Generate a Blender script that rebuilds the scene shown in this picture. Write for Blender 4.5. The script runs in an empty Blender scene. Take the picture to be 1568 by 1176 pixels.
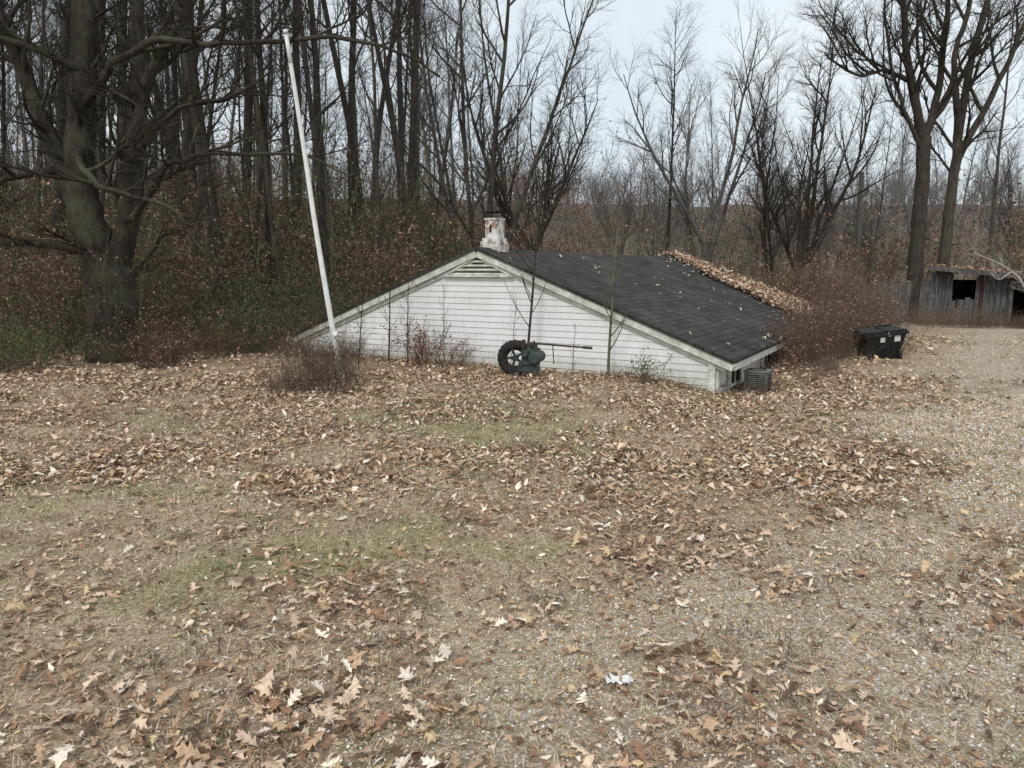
import bpy, math, random
import numpy as np
from mathutils import Vector, Matrix
from collections import defaultdict
R=math.radians
rng=random.Random(7); nr=np.random.default_rng(11)
sc=bpy.context.scene
sc.view_settings.view_transform='Standard'; sc.view_settings.look='None'; sc.view_settings.exposure=0
COL=sc.collection

# ---------------------------------------------------------------- materials
class NT:
    def __init__(s,name):
        s.m=bpy.data.materials.new(name); s.m.use_nodes=True
        s.n=s.m.node_tree.nodes; s.l=s.m.node_tree.links
        s.b=s.n['Principled BSDF']; s.b.inputs['Specular IOR Level'].default_value=0.25
    def add(s,t,**k):
        nd=s.n.new(t)
        for a,v in k.items(): setattr(nd,a,v)
        return nd
    def coord(s,out='Object',scale=(1,1,1)):
        tc=s.add('ShaderNodeTexCoord'); mp=s.add('ShaderNodeMapping'); mp.inputs['Scale'].default_value=scale
        s.l.new(tc.outputs[out],mp.inputs['Vector']); return mp.outputs['Vector']
    def noise(s,vec,scale,detail=4,rough=.6):
        nd=s.add('ShaderNodeTexNoise'); nd.inputs['Scale'].default_value=scale; nd.inputs['Detail'].default_value=detail
        nd.inputs['Roughness'].default_value=rough; s.l.new(vec,nd.inputs['Vector']); return nd.outputs['Fac']
    def ramp(s,fac,stops,interp='LINEAR'):
        nd=s.add('ShaderNodeValToRGB'); nd.color_ramp.interpolation=interp
        e=nd.color_ramp.elements
        while len(e)<len(stops): e.new(.5)
        for i,(p,c) in enumerate(stops):
            e[i].position=p; e[i].color=(*c,1) if len(c)==3 else c
        s.l.new(fac,nd.inputs['Fac']); return nd.outputs['Color']
    def mix(s,fac,a,b,mode='MIX'):
        nd=s.add('ShaderNodeMix',data_type='RGBA',blend_type=mode)
        for v,i in ((fac,0),(a,6),(b,7)):
            if isinstance(v,(int,float)): nd.inputs[i].default_value=v
            elif isinstance(v,tuple): nd.inputs[i].default_value=(*v,1)
            else: s.l.new(v,nd.inputs[i])
        return nd.outputs[2]
    def math(s,op,a,b=0.0):
        nd=s.add('ShaderNodeMath',operation=op)
        for i,v in enumerate((a,b)):
            if isinstance(v,(int,float)): nd.inputs[i].default_value=v
            else: s.l.new(v,nd.inputs[i])
        return nd.outputs[0]
    def bump(s,h,strength=.5,dist=.02):
        nd=s.add('ShaderNodeBump'); nd.inputs['Strength'].default_value=strength; nd.inputs['Distance'].default_value=dist
        s.l.new(h,nd.inputs['Height']); s.l.new(nd.outputs['Normal'],s.b.inputs['Normal'])
    def out(s,c,rough=.85):
        if isinstance(c,tuple): s.b.inputs['Base Color'].default_value=(*c,1)
        else: s.l.new(c,s.b.inputs['Base Color'])
        s.b.inputs['Roughness'].default_value=rough; return s.m

def pmat(name,c1,c2,scale=8,rough=.8,bump=.3,stretch=(1,1,1),metal=0):
    t=NT(name); v=t.coord('Object',stretch); f=t.noise(v,scale,5,.65)
    c=t.ramp(f,[(.3,c1),(.7,c2)])
    if bump: t.bump(f,bump,.01)
    t.b.inputs['Metallic'].default_value=metal
    return t.out(c,rough)

def bark(name,dark,light,lich,lamt=.5):
    t=NT(name); v=t.coord('Object',(1,1,.25)); f=t.noise(v,14,5,.7)
    c=t.ramp(f,[(.35,dark),(.68,light)])
    v2=t.coord('Object'); g=t.noise(v2,2.2,4,.65); m=t.ramp(g,[(.46,(0,0,0)),(.66,(lamt,lamt,lamt))])
    c=t.mix(m,c,lich)
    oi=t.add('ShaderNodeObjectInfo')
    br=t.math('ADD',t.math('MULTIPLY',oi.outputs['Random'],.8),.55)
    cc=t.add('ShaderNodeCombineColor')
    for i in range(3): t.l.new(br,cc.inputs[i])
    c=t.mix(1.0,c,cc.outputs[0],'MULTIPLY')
    c=t.mix(oi.outputs['Alpha'],c,oi.outputs['Color'])  # distance haze painted into the bark from the object colour
    t.bump(f,.8,.02)
    return t.out(c,.9)

M_oak=bark('oak_bark',(.014,.011,.009),(.050,.039,.030),(.085,.095,.055),.4)
M_bark=bark('grey_bark',(.024,.019,.016),(.075,.060,.050),(.085,.09,.055),.45)
M_twig=bark('bramble_stems',(.08,.052,.038),(.20,.14,.105),(.12,.11,.07),.4)
M_green_twig=bark('sapling_bark',(.07,.07,.04),(.17,.16,.10),(.12,.15,.06),.6)

def attr_mat(name,rough=.75,ns=40,lo=.75,tint=None):
    t=NT(name); a=t.add('ShaderNodeAttribute',attribute_name='Col')
    f=t.noise(t.coord('Object'),ns,3,.6); k=t.ramp(f,[(.3,(lo,lo,lo)),(.7,(1.12,1.12,1.12))])
    c=t.mix(1.0,a.outputs['Color'],k,'MULTIPLY'); return t.out(c,rough)
M_leaf=attr_mat('dead_leaf',.7,60,.65); M_grass=attr_mat('dry_grass',.8); M_peb=attr_mat('pebble',.7,120)
M_foli=attr_mat('shrub_leaf',.6,20)

# ---------------------------------------------------------------- noise + terrain
_lat={}
def vnoise(x,y,scale,seed):
    if seed not in _lat: _lat[seed]=np.random.default_rng(seed).random((256,256))
    g=_lat[seed]; x=np.asarray(x,float)/scale; y=np.asarray(y,float)/scale
    xi=np.floor(x).astype(int); yi=np.floor(y).astype(int); fx=x-xi; fy=y-yi
    fx=fx*fx*(3-2*fx); fy=fy*fy*(3-2*fy)
    a=g[xi%256,yi%256]; b=g[(xi+1)%256,yi%256]; c=g[xi%256,(yi+1)%256]; d=g[(xi+1)%256,(yi+1)%256]
    return (a*(1-fx)+b*fx)*(1-fy)+(c*(1-fx)+d*fx)*fy
def fbm(x,y,scale,seed):
    return (vnoise(x,y,scale,seed)*.5+vnoise(x,y,scale*.45,seed+1)*.3+vnoise(x,y,scale*.2,seed+2)*.2)
def ss(a,b,x):
    t=np.clip((x-a)/(b-a),0,1); return t*t*(3-2*t)
def H(x,y):
    x=np.asarray(x,float); y=np.asarray(y,float)
    k=ss(-12,18,x)
    start=14+k*14; amp=6.2-k*3.4
    h=amp*ss(0,48,y-start+2)+ss(48,130,y)*(6+3*k)
    h=h+(vnoise(x,y,5,31)-.5)*.9*ss(16,30,y)
    h=h+(fbm(x,y,1.6,41)-.5)*.07
    dx=(x-3.9)*.868-(y-11.6)*.4955; dy=(x-3.9)*.4955+(y-11.6)*.868
    h=h-.28*np.exp(-(dx/.8)**2-(dy/2.2)**2)
    return h
EY=[1.5,2.95,4.04,6.3,14.3,20]; EX=[-1.8,-.6,.9,3.5,8.0,12]
def track(x,y):
    e=np.interp(y,EY,EX)
    return (np.exp(-((x-e-1.0)/.45)**2)+np.exp(-((x-e-2.7)/.45)**2))*ss(4.2,6.5,y)*(y<20)
def zones(x,y):
    e=np.interp(y,EY,EX)
    n=fbm(x,y,1.5,51)-.5
    grav=ss(-.9,.9,(x-e)+n*3.0)
    grav=np.where(y>20,0,grav)
    green=ss(.52,.72,fbm(x,y,1.3,61)+ .17*np.exp(-((y-6.5-.05*x)/.9)**2-((x+3.0)/2.6)**2)+.10*np.exp(-((y-8)/.9)**2-((x-1)/3.5)**2)-.06)*(1-.8*grav)
    f=fbm(x,y,.8,71)
    leaf=.39+(f-.5)*1.6
    leaf=leaf+.22*ss(7.6,9.6,y+.15*x)*(1-ss(5.5,8.5,x))
    leaf=leaf+.28*np.exp(-((y-5.7)/.8)**2-((x-1.3)/2.1)**2)
    leaf=leaf+.15*ss(4.2,2.4,y)*ss(.4,-1.2,x)
    leaf=leaf-.17*grav*(1-.5*ss(.5,.6,f))-.2*green*ss(9,7,y)
    leaf=leaf-.28*ss(.0,1.2,x-e)*ss(4.0,6.0,y)*(1-.4*ss(.58,.7,f))-.3*track(x,y)
    leaf=leaf+.25*ss(12,16,y)*(1-ss(6,9,x))
    return np.clip(leaf,0.04,1),np.clip(green,0,1),np.clip(grav+.5*track(x,y),0,1)

def np_mesh(name,V,F,mats,col=None,smooth=False,midx=None):
    me=bpy.data.meshes.new(name); V=np.ascontiguousarray(V,np.float32); F=np.ascontiguousarray(F,np.int32)
    k=F.shape[1]
    me.vertices.add(len(V)); me.vertices.foreach_set('co',V.ravel())
    me.loops.add(F.size); me.loops.foreach_set('vertex_index',F.ravel())
    me.polygons.add(len(F)); me.polygons.foreach_set('loop_start',np.arange(0,F.size,k,dtype=np.int32))
    for m in mats: me.materials.append(m)
    if midx is not None: me.polygons.foreach_set('material_index',np.ascontiguousarray(midx,np.int32))
    me.polygons.foreach_set('use_smooth',np.full(len(F),smooth))
    if col is not None:
        ca=me.color_attributes.new('Col','FLOAT_COLOR','POINT')
        c=np.ones((len(V),4),np.float32); c[:,:3]=col; ca.data.foreach_set('color',c.ravel())
    me.update(calc_edges=True); return me
def link(name,me,parent=None,loc=(0,0,0),rot=0,scale=1,color=(1,1,1,0)):
    o=bpy.data.objects.new(name,me); COL.objects.link(o); o.location=loc; o.rotation_euler=(0,0,rot)
    o.scale=(scale,)*3 if not isinstance(scale,tuple) else scale
    o.color=color
    if parent: o.parent=parent
    return o
def empty(name,loc=(0,0,0),rot=0):
    o=bpy.data.objects.new(name,None); COL.objects.link(o); o.location=loc; o.rotation_euler=(0,0,rot); o.empty_display_size=.3; return o

# ---------------------------------------------------------------- ground
def axis(lo,dlo,dhi,hi,step):
    c=list(np.arange(dlo,dhi,step)); s=step; v=dhi
    while v<hi: c.append(v); s*=1.12; v+=s
    c.append(hi); s=step; v=dlo-step; pre=[]
    while v>lo: pre.append(v); s*=1.12; v-=s
    pre.append(lo); return np.array(pre[::-1]+c)
ax=axis(-500,-10,12,500,.14); ay=axis(-60,0,18,700,.14)
GX,GY=np.meshgrid(ax,ay,indexing='ij'); nx,ny=GX.shape
lf,gr,gv=zones(GX,GY)
V=np.stack([GX,GY,H(GX,GY)],-1).reshape(-1,3)
ii=np.arange(nx*ny).reshape(nx,ny)
F=np.stack([ii[:-1,:-1],ii[1:,:-1],ii[1:,1:],ii[:-1,1:]],-1).reshape(-1,4)
t=NT('leafy_ground_soil')
v=t.coord('Object'); at=t.add('ShaderNodeAttribute',attribute_name='Col'); sp=t.add('ShaderNodeSeparateColor'); t.l.new(at.outputs['Color'],sp.inputs[0])
n1=t.noise(v,9,6,.7); n2=t.noise(v,55,4,.75)
straw=t.ramp(n2,[(.36,(.12,.08,.048)),(.5,(.40,.305,.20)),(.64,(.76,.65,.47))])
soil=t.ramp(n1,[(.35,(.13,.083,.053)),(.65,(.44,.32,.215))])
base=t.mix(.6,soil,straw)
vo=t.add('ShaderNodeTexVoronoi'); vo.inputs['Scale'].default_value=75; t.l.new(v,vo.inputs['Vector'])
sv=t.add('ShaderNodeSeparateColor'); t.l.new(vo.outputs['Color'],sv.inputs[0])
pc=t.ramp(sv.outputs[0],[(0,(.30,.235,.165)),(.3,(.60,.50,.37)),(.6,(.68,.55,.37)),(.85,(.76,.71,.63)),(1,(.88,.86,.82))])
pd=t.ramp(vo.outputs['Distance'],[(.1,(1.05,1.05,1.05)),(.6,(.5,.5,.5))])
pc=t.mix(1.0,pc,pd,'MULTIPLY')
pm=t.math('MULTIPLY',sp.outputs[2],.95)
pm=t.math('MULTIPLY',pm,t.ramp(n1,[(.38,(.25,.25,.25)),(.52,(1,1,1))]))
c=t.mix(pm,base,pc)
green=t.ramp(n2,[(.36,(.08,.09,.04)),(.64,(.38,.38,.18))])
c=t.mix(t.math('MULTIPLY',sp.outputs[1],.45),c,green)
vl=t.add('ShaderNodeTexVoronoi'); vl.inputs['Scale'].default_value=16; t.l.new(v,vl.inputs['Vector'])
sl=t.add('ShaderNodeSeparateColor'); t.l.new(vl.outputs['Color'],sl.inputs[0])
lc=t.ramp(sl.outputs[0],[(0,(.11,.062,.04)),(.4,(.26,.155,.10)),(.75,(.39,.26,.17)),(1,(.58,.44,.33))])
lc=t.mix(1.0,lc,t.ramp(n2,[(.36,(.42,.42,.42)),(.64,(1.12,1.12,1.12))]),'MULTIPLY')
c=t.mix(t.math('MULTIPLY',sp.outputs[0],.8),c,lc)
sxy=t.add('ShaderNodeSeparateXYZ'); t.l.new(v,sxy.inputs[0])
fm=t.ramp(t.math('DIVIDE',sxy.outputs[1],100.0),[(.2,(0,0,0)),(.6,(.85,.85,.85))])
c=t.mix(fm,c,(.115,.093,.08))  # painted haze: ground colour fades to grey-brown with distance
t.bump(n2,.6,.02); gm=t.out(c,.95)
me=np_mesh('ground',V,F,[gm],np.stack([lf,gr,gv],-1).reshape(-1,3),True); link('ground',me)

# ---------------------------------------------------------------- leaf litter
def leaf_batch(x,y,size,hfun,palette,pw,stations,seed,tilt=.5,lift=(.004,.03),zoff=None):
    g=np.random.default_rng(seed); N=len(x)
    S=len(stations); st=np.array(stations)
    col=np.array(palette)[g.choice(len(palette),N,p=np.array(pw)/sum(pw))]*g.uniform(.75,1.2,(N,1))
    a=g.uniform(0,2*np.pi,N); tx=g.normal(0,tilt*.6,N); ty=g.normal(0,tilt*.6,N)
    fold=g.uniform(-.35,.6,N); bend=g.normal(0,.55,N); asp=g.uniform(.75,1.15,N); tw=g.normal(0,.5,N)
    L=np.zeros((N,S,3,3))
    for j,side in enumerate((-1,0,1)):
        jit=g.uniform(.7,1.25,(N,S))
        lx=side*st[None,:,1]*asp[:,None]*jit; ly=st[None,:,0]+(abs(side)*st[None,:,2])
        ly=np.broadcast_to(ly,(N,S))
        lz=fold[:,None]*np.abs(lx)+bend[:,None]*(ly-.5)**2+tw[:,None]*lx*(ly-.5)
        L[:,:,j,0]=lx; L[:,:,j,1]=ly-.5; L[:,:,j,2]=lz
    L*=size[:,None,None,None]
    X,Y,Z=L[...,0],L[...,1],L[...,2]
    b=lambda q:q[:,None,None]
    Z2=Z+X*b(np.sin(ty))+Y*b(np.sin(tx))
    mn=Z2.min(axis=(1,2)); Z2=Z2-b(mn)+b(g.uniform(*lift,N))
    ca,sa=b(np.cos(a)),b(np.sin(a))
    WX=X*ca-Y*sa+b(x); WY=X*sa+Y*ca+b(y); WZ=Z2+hfun(WX,WY)
    V=np.stack([WX,WY,WZ],-1).reshape(-1,3)
    q=[]
    for s in range(S-1):
        for j in (0,1): q.append([s*3+j,s*3+j+1,(s+1)*3+j+1,(s+1)*3+j])
    F=(np.array(q)[None]+np.arange(N)[:,None,None]*S*3).reshape(-1,4)
    C=np.repeat(col,S*3,axis=0)
    return V,F,C
OAK=[(0,.01,0),(.12,.03,0),(.26,.20,.08),(.34,.07,0),(.5,.30,.1),(.58,.09,0),(.74,.26,.1),(.82,.09,.02),(1,.015,0)]
SIM=[(0,.02,0),(.28,.17,.03),(.5,.24,.06),(.74,.19,.05),(1,.02,0)]
PAL=[(.68,.51,.37),(.48,.32,.205),(.31,.175,.105),(.14,.08,.05),(.62,.45,.26),(.82,.72,.59)]
PW=[29,27,20,12,7,9]
def join(bs):
    Vs,Fs,Cs=[],[],[]; o=0
    for v,f,c in bs: Vs.append(v); Fs.append(f+o); Cs.append(c); o+=len(v)
    return np.concatenate(Vs),np.concatenate(Fs),np.concatenate(Cs)
def house_local(x,y):
    dx=x+.54; dy=y-12.51
    return dx*.8686-dy*.4955, dx*.4955+dy*.8686
def sample(n,x0,x1,y0,y1,fun):
    x=nr.uniform(x0,x1,n); y=nr.uniform(y0,y1,n); lx,ly=house_local(x,y)
    k=(nr.random(n)<fun(x,y))&~((abs(lx)<3.95)&(ly>0)&(ly<11))&(abs(x)<.85*y+1.2)
    return x[k],y[k]
bs=[]
dl=lambda x,y: np.clip(zones(x,y)[0]**1.4*1.1,0,1)
x,y=sample(21000,-5.5,5.5,1.2,5.2,dl); bs.append(leaf_batch(x,y,nr.uniform(.03,.09,len(x))*nr.choice([.8,1,1.2],len(x)),H,PAL,PW,OAK,1,lift=(.002,.02)))
x,y=sample(84000,-9,11,5.2,11,dl); bs.append(leaf_batch(x,y,nr.uniform(.033,.088,len(x)),H,PAL,PW,SIM,2,lift=(.002,.022)))
x,y=sample(60000,-13,15,11,18,lambda x,y:dl(x,y)*.6); bs.append(leaf_batch(x,y,nr.uniform(.055,.11,len(x)),H,PAL,PW,SIM,3))
x,y=sample(80000,-6.5,6.5,1.2,8,lambda x,y:np.clip(zones(x,y)[0]*.9+.15,0,1)); bs.append(leaf_batch(x,y,nr.uniform(.012,.042,len(x)),H,PAL,[18,24,22,18,8,10],[(0,.1,0),(.5,.32,0),(1,.08,0)],4,lift=(.001,.012)))
V,F,C=join(bs); link('fallen_leaves',np_mesh('fallen_leaves',V,F,[M_leaf],C))
# grass
def blades(x,y,ln,w,col,seed,lean=(.5,1.35)):
    g=np.random.default_rng(seed); N=len(x); a=g.uniform(0,2*np.pi,N); th=g.uniform(*lean,N)
    dx=np.cos(a)*np.sin(th); dy=np.sin(a)*np.sin(th); dz=np.cos(th)
    px=-np.sin(a)*w; py=np.cos(a)*w; z=H(x,y)
    P=np.zeros((N,5,3))
    for i,(t_,s) in enumerate(((0,1),(0,-1),(.55,-.8),(.55,.8))):
        P[:,i,0]=x+dx*ln*t_+px*s*.5; P[:,i,1]=y+dy*ln*t_+py*s*.5; P[:,i,2]=z+dz*ln*t_*1.15
    P[:,4,0]=x+dx*ln; P[:,4,1]=y+dy*ln; P[:,4,2]=z+dz*ln*.75+.002
    b=np.arange(N)[:,None]*5
    F=np.concatenate([b+np.array([0,1,2]),b+np.array([0,2,3]),b+np.array([3,2,4])])
    return P.reshape(-1,3),F,np.repeat(col,5,axis=0)
GP=np.array([(.72,.60,.42),(.58,.46,.30),(.84,.75,.57),(.25,.16,.10),(.46,.25,.15)])
def gcol(x,y,seed):
    g=np.random.default_rng(seed); N=len(x); c=GP[g.choice(5,N,p=[.31,.25,.18,.14,.12])]
    _,gn,_=zones(x,y); m=g.random(N)<gn*.55+.04
    c[m]=np.array([.27,.33,.11]); c=c*g.uniform(.65,1.15,(N,1))
    return c
bs=[]
fg=lambda x,y:np.clip((.2+.9*fbm(x,y,.4,81)-.1)*(1-.6*np.clip(track(x,y),0,1)),0,1)
x,y=sample(230000,-5,5,1.2,5,fg); bs.append(blades(x,y,nr.uniform(.02,.075,len(x)),nr.uniform(.0012,.003,len(x)),gcol(x,y,1),5,(1.0,1.52)))
x,y=sample(190000,-9,10,5,10.5,fg); bs.append(blades(x,y,nr.uniform(.03,.08,len(x)),nr.uniform(.003,.006,len(x)),gcol(x,y,2),6,(.8,1.5)))
x,y=sample(60000,-4,16,10.5,19,fg); bs.append(blades(x,y,nr.uniform(.05,.12,len(x)),nr.uniform(.006,.012,len(x)),gcol(x,y,3),7,(.9,1.5)))
tx,ty=sample(800,-6,8,2,11,lambda x,y:np.full(len(x),.8))
X=np.repeat(tx,50)+nr.normal(0,.07,len(tx)*50); Y=np.repeat(ty,50)+nr.normal(0,.05,len(tx)*50)
cc=np.array([(.13,.08,.055),(.32,.23,.15),(.13,.15,.065)])[nr.integers(0,3,len(tx))]; cc=np.repeat(cc,50,axis=0)*nr.uniform(.6,1.3,(len(X),1))
bs.append(blades(X,Y,nr.uniform(.03,.10,len(X)),nr.uniform(.0018,.004,len(X)),cc,8,(.3,1.4)))
V,F,C=join(bs); link('grass',np_mesh('grass',V,F,[M_grass],C))
# pebbles
fp=lambda x,y:np.clip((zones(x,y)[2]+.06)*fbm(x,y,.7,91)*1.6,0,1)
x,y=sample(150000,-4,7,1.2,9.5,fp); N=len(x); s=nr.uniform(.003,.009,N)*(1+(y>5)*.5)
o=np.array([(1,0,0),(0,1,0),(-1,0,0),(0,-1,0),(0,0,.7),(0,0,-.7)],float)
D=o[None]*s[:,None,None]*nr.uniform(.6,1.4,(N,6,1)); an=nr.uniform(0,6.28,N)
X_=D[...,0]*np.cos(an)[:,None]-D[...,1]*np.sin(an)[:,None]+x[:,None]; Y_=D[...,0]*np.sin(an)[:,None]+D[...,1]*np.cos(an)[:,None]+y[:,None]
Z_=D[...,2]+(H(x,y)+s*.35)[:,None]
fo=np.array([(0,1,4),(1,2,4),(2,3,4),(3,0,4),(1,0,5),(2,1,5),(3,2,5),(0,3,5)])
F=(fo[None]+np.arange(N)[:,None,None]*6).reshape(-1,3)
PP=np.array([(.66,.54,.40),(.62,.42,.20),(.82,.79,.74),(.38,.33,.27),(.74,.57,.33),(.9,.88,.85)])
C=PP[nr.choice(6,N,p=[.26,.18,.22,.10,.13,.11])]*nr.uniform(.8,1.1,(N,1))
link('gravel',np_mesh('gravel',np.stack([X_,Y_,Z_],-1).reshape(-1,3),F,[M_peb],np.repeat(C,6,axis=0),True))

# ---------------------------------------------------------------- mesh builder for hard objects
class MB:
    def __init__(s): s.v=[];s.f=[];s.m=[]
    def add(s,vs,fs,mi):
        o=len(s.v); s.v+=[tuple(a) for a in vs]; s.f+=[tuple(i+o for i in f) for f in fs]; s.m+=[mi]*len(fs)
    def box(s,c,d,mi=0,rot=None,taper=1.0):
        c=Vector(c); vs=[]
        for sz in (-1,1):
            k=taper if sz<0 else 1
            for sx,sy in ((-1,-1),(1,-1),(1,1),(-1,1)):
                p=Vector((sx*d[0]/2*k,sy*d[1]/2*k,sz*d[2]/2))
                if rot: p=rot@p
                vs.append(c+p)
        s.add(vs,[(3,2,1,0),(4,5,6,7),(0,1,5,4),(1,2,6,5),(2,3,7,6),(3,0,4,7)],mi)
    def cyl(s,p0,p1,r0,r1=None,n=16,mi=0,caps=True):
        r1=r0 if r1 is None else r1; p0=Vector(p0);p1=Vector(p1); t_=(p1-p0).normalized()
        u=t_.cross(Vector((0,0,1)) if abs(t_.z)<.9 else Vector((1,0,0))).normalized(); w=t_.cross(u)
        vs=[p+ (u*math.cos(2*math.pi*i/n)+w*math.sin(2*math.pi*i/n))*r for p,r in((p0,r0),(p1,r1)) for i in range(n)]
        fs=[(i,(i+1)%n,n+(i+1)%n,n+i) for i in range(n)]
        if caps: fs+=[tuple(range(n))[::-1],tuple(range(n,2*n))]
        s.add(vs,fs,mi)
    def torus(s,c,axis_,Rr,r,mi=0,n=40,k=12,flat=1.0,lug=0):
        c=Vector(c); a=Vector(axis_).normalized(); u=a.cross(Vector((0,0,1))).normalized(); w=a.cross(u); vs=[]
        for i in range(n):
            A=2*math.pi*i/n; d=u*math.cos(A)+w*math.sin(A)
            for j in range(k):
                B=2*math.pi*j/k; rr=r+(lug if (i%2 and abs(B)<1.2 or i%2 and B>5.1) else 0)
                vs.append(c+d*(Rr+rr*math.cos(B))+a*(rr*flat*math.sin(B)))
        fs=[(i*k+j,((i+1)%n)*k+j,((i+1)%n)*k+(j+1)%k,i*k+(j+1)%k) for i in range(n) for j in range(k)]
        s.add(vs,fs,mi)
    def mesh(s,name,mats):
        me=bpy.data.meshes.new(name); me.from_pydata(s.v,[],s.f)
        for m in mats: me.materials.append(m)
        me.polygons.foreach_set('material_index',s.m); me.update(); return me
def bevel(o,w=.006,seg=2):
    b=o.modifiers.new('b','BEVEL'); b.width=w; b.segments=seg; b.limit_method='ANGLE'; return o

# ---------------------------------------------------------------- house
t=NT('white_siding'); v=t.coord('Object'); n1=t.noise(v,1.3,5,.65); vs_=t.coord('Object',(9,9,1.2)); n2=t.noise(vs_,2,4,.6); n3=t.noise(v,26,3,.6)
c=t.ramp(n1,[(.35,(.70,.71,.70)),(.65,(.80,.81,.81))]); c=t.mix(t.ramp(n2,[(.5,(0,0,0)),(.75,(.4,.4,.4))]),c,(.52,.53,.47))
c=t.mix(t.ramp(n3,[(.62,(0,0,0)),(.72,(.45,.45,.45))]),c,(.40,.39,.34))
sx=t.add('ShaderNodeSeparateXYZ'); t.l.new(v,sx.inputs[0])
lowm=t.ramp(t.math('ADD',sx.outputs[2],t.math('MULTIPLY',n1,.5)),[(.12,(.65,.65,.65)),(.55,(0,0,0))])
c=t.mix(lowm,c,(.36,.36,.27)); M_side=t.out(c,.55)
M_trim=pmat('weathered_white_trim',(.36,.37,.29),(.78,.78,.75),4,.6,.1,(2,2,2))
t=NT('asphalt_shingles'); tc=t.add('ShaderNodeTexCoord'); sx=t.add('ShaderNodeSeparateXYZ'); t.l.new(tc.outputs['Object'],sx.inputs[0])
cb=t.add('ShaderNodeCombineXYZ'); t.l.new(sx.outputs[1],cb.inputs[0]); t.l.new(t.math('MULTIPLY',sx.outputs[0],1.07),cb.inputs[1])
bk=t.add('ShaderNodeTexBrick'); t.l.new(cb.outputs[0],bk.inputs['Vector']); bk.inputs['Scale'].default_value=1; bk.inputs['Brick Width'].default_value=.3; bk.inputs['Row Height'].default_value=.14
bk.inputs['Mortar Size'].default_value=.009; bk.inputs['Color1'].default_value=(.030,.029,.028,1); bk.inputs['Color2'].default_value=(.056,.053,.051,1); bk.inputs['Mortar'].default_value=(.010,.010,.010,1)
vv=t.coord('Object'); n1=t.noise(vv,1.2,5,.6); n2=t.noise(vv,60,3,.7)
c=t.mix(1.0,bk.outputs['Color'],t.ramp(n1,[(.3,(.7,.7,.7)),(.7,(1.45,1.43,1.36))]),'MULTIPLY'); c=t.mix(1.0,c,t.ramp(n2,[(.3,(.7,.7,.7)),(.7,(1.35,1.35,1.35))]),'MULTIPLY')
n4=t.noise(vv,3.5,5,.7); c=t.mix(t.ramp(n4,[(.56,(0,0,0)),(.72,(.55,.55,.55))]),c,(.075,.078,.05))
t.bump(bk.outputs['Fac'],-.6,.012); M_roof=t.out(c,.9)
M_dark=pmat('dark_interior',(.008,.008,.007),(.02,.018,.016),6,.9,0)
M_block=pmat('concrete_block',(.20,.19,.17),(.34,.33,.30),9,.9,.4)
t=NT('peeling_white_paint'); v=t.coord('Object'); n=t.noise(v,9,5,.7); c=t.ramp(n,[(.38,(.30,.16,.10)),(.45,(.36,.32,.27)),(.51,(.68,.67,.62)),(.8,(.78,.77,.74))]); t.bump(n,.5,.02); M_chim=t.out(c,.85)

house=empty('white_clapboard_house',(-.54,12.51,0),R(-29.7))
PK,SL,HW,LEN=1.95,.383,3.95,11.2
def rz(x): return PK-SL*abs(x)
def gable(name,y,sgn):
    vs=[];fs=[]; z=-.35; h=.098
    while z<PK-.08:
        z1=min(z+h,PK-.075)
        xb=min(HW,(PK-.055-z)/SL); xt=min(HW,(PK-.055-z1)/SL)
        o=len(vs); yb=y+sgn*.015; yt=y+sgn*.002
        vs+=[(-xb,yb,z),(xb,yb,z),(xt,yt,z1),(-xt,yt,z1),(-xb,y,z),(xb,y,z)]
        fs+=[(o,o+1,o+2,o+3),(o+4,o+5,o+1,o)]; z=z1
    me=bpy.data.meshes.new(name); me.from_pydata(vs,[],fs); me.materials.append(M_side); link(name,me,house)
gable('siding_front',0,-1); gable('siding_rear',LEN-.2,1)
def sidewall(name,x,s):
    vs=[];fs=[]; z=-.35; top=rz(HW)-.05
    while z<top-.001:
        z1=min(z+.098,top); o=len(vs)
        vs+=[(x+s*.014,0.02,z),(x+s*.014,LEN-.22,z),(x+s*.002,LEN-.22,z1),(x+s*.002,.02,z1),(x,.02,z),(x,LEN-.22,z)]
        fs+=[(o,o+1,o+2,o+3),(o+4,o+5,o+1,o)]; z=z1
    me=bpy.data.meshes.new(name); me.from_pydata(vs,[],fs); me.materials.append(M_side); link(name,me,house)
sidewall('siding_right',HW-.01,1); sidewall('siding_left',-HW+.01,-1)
RW=4.22
for s,nm in((1,'roof_right'),(-1,'roof_left')):
    vs=[];fs=[];NX,NY=14,24
    for top in(1,0):
        for i in range(NX+1):
            for j in range(NY+1):
                xx=RW*i/NX; yy=-.12+(LEN+.1)*j/NY
                sag=-.035*math.sin(math.pi*i/NX)*math.sin(math.pi*j/NY)-.04*math.sin(math.pi*j/NY)*(1-i/NX)
                vs.append((s*xx,yy,PK-SL*xx+sag+(0 if top else -.05)))
    K=(NX+1)*(NY+1); q=lambda i,j:i*(NY+1)+j
    for i in range(NX):
        for j in range(NY):
            f=(q(i,j),q(i+1,j),q(i+1,j+1),q(i,j+1)); fs+= [f,tuple(K+a for a in f[::-1])]
    for j in range(NY): fs.append((q(NX,j),K+q(NX,j),K+q(NX,j+1),q(NX,j+1)))
    for i in range(NX):
        fs.append((q(i,0),K+q(i,0),K+q(i+1,0),q(i+1,0))); fs.append((q(i,NY),q(i+1,NY),K+q(i+1,NY),K+q(i,NY)))
    me=bpy.data.meshes.new(nm); me.from_pydata(vs,[],fs); me.materials.append(M_roof); link(nm,me,house)
m=MB()
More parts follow.
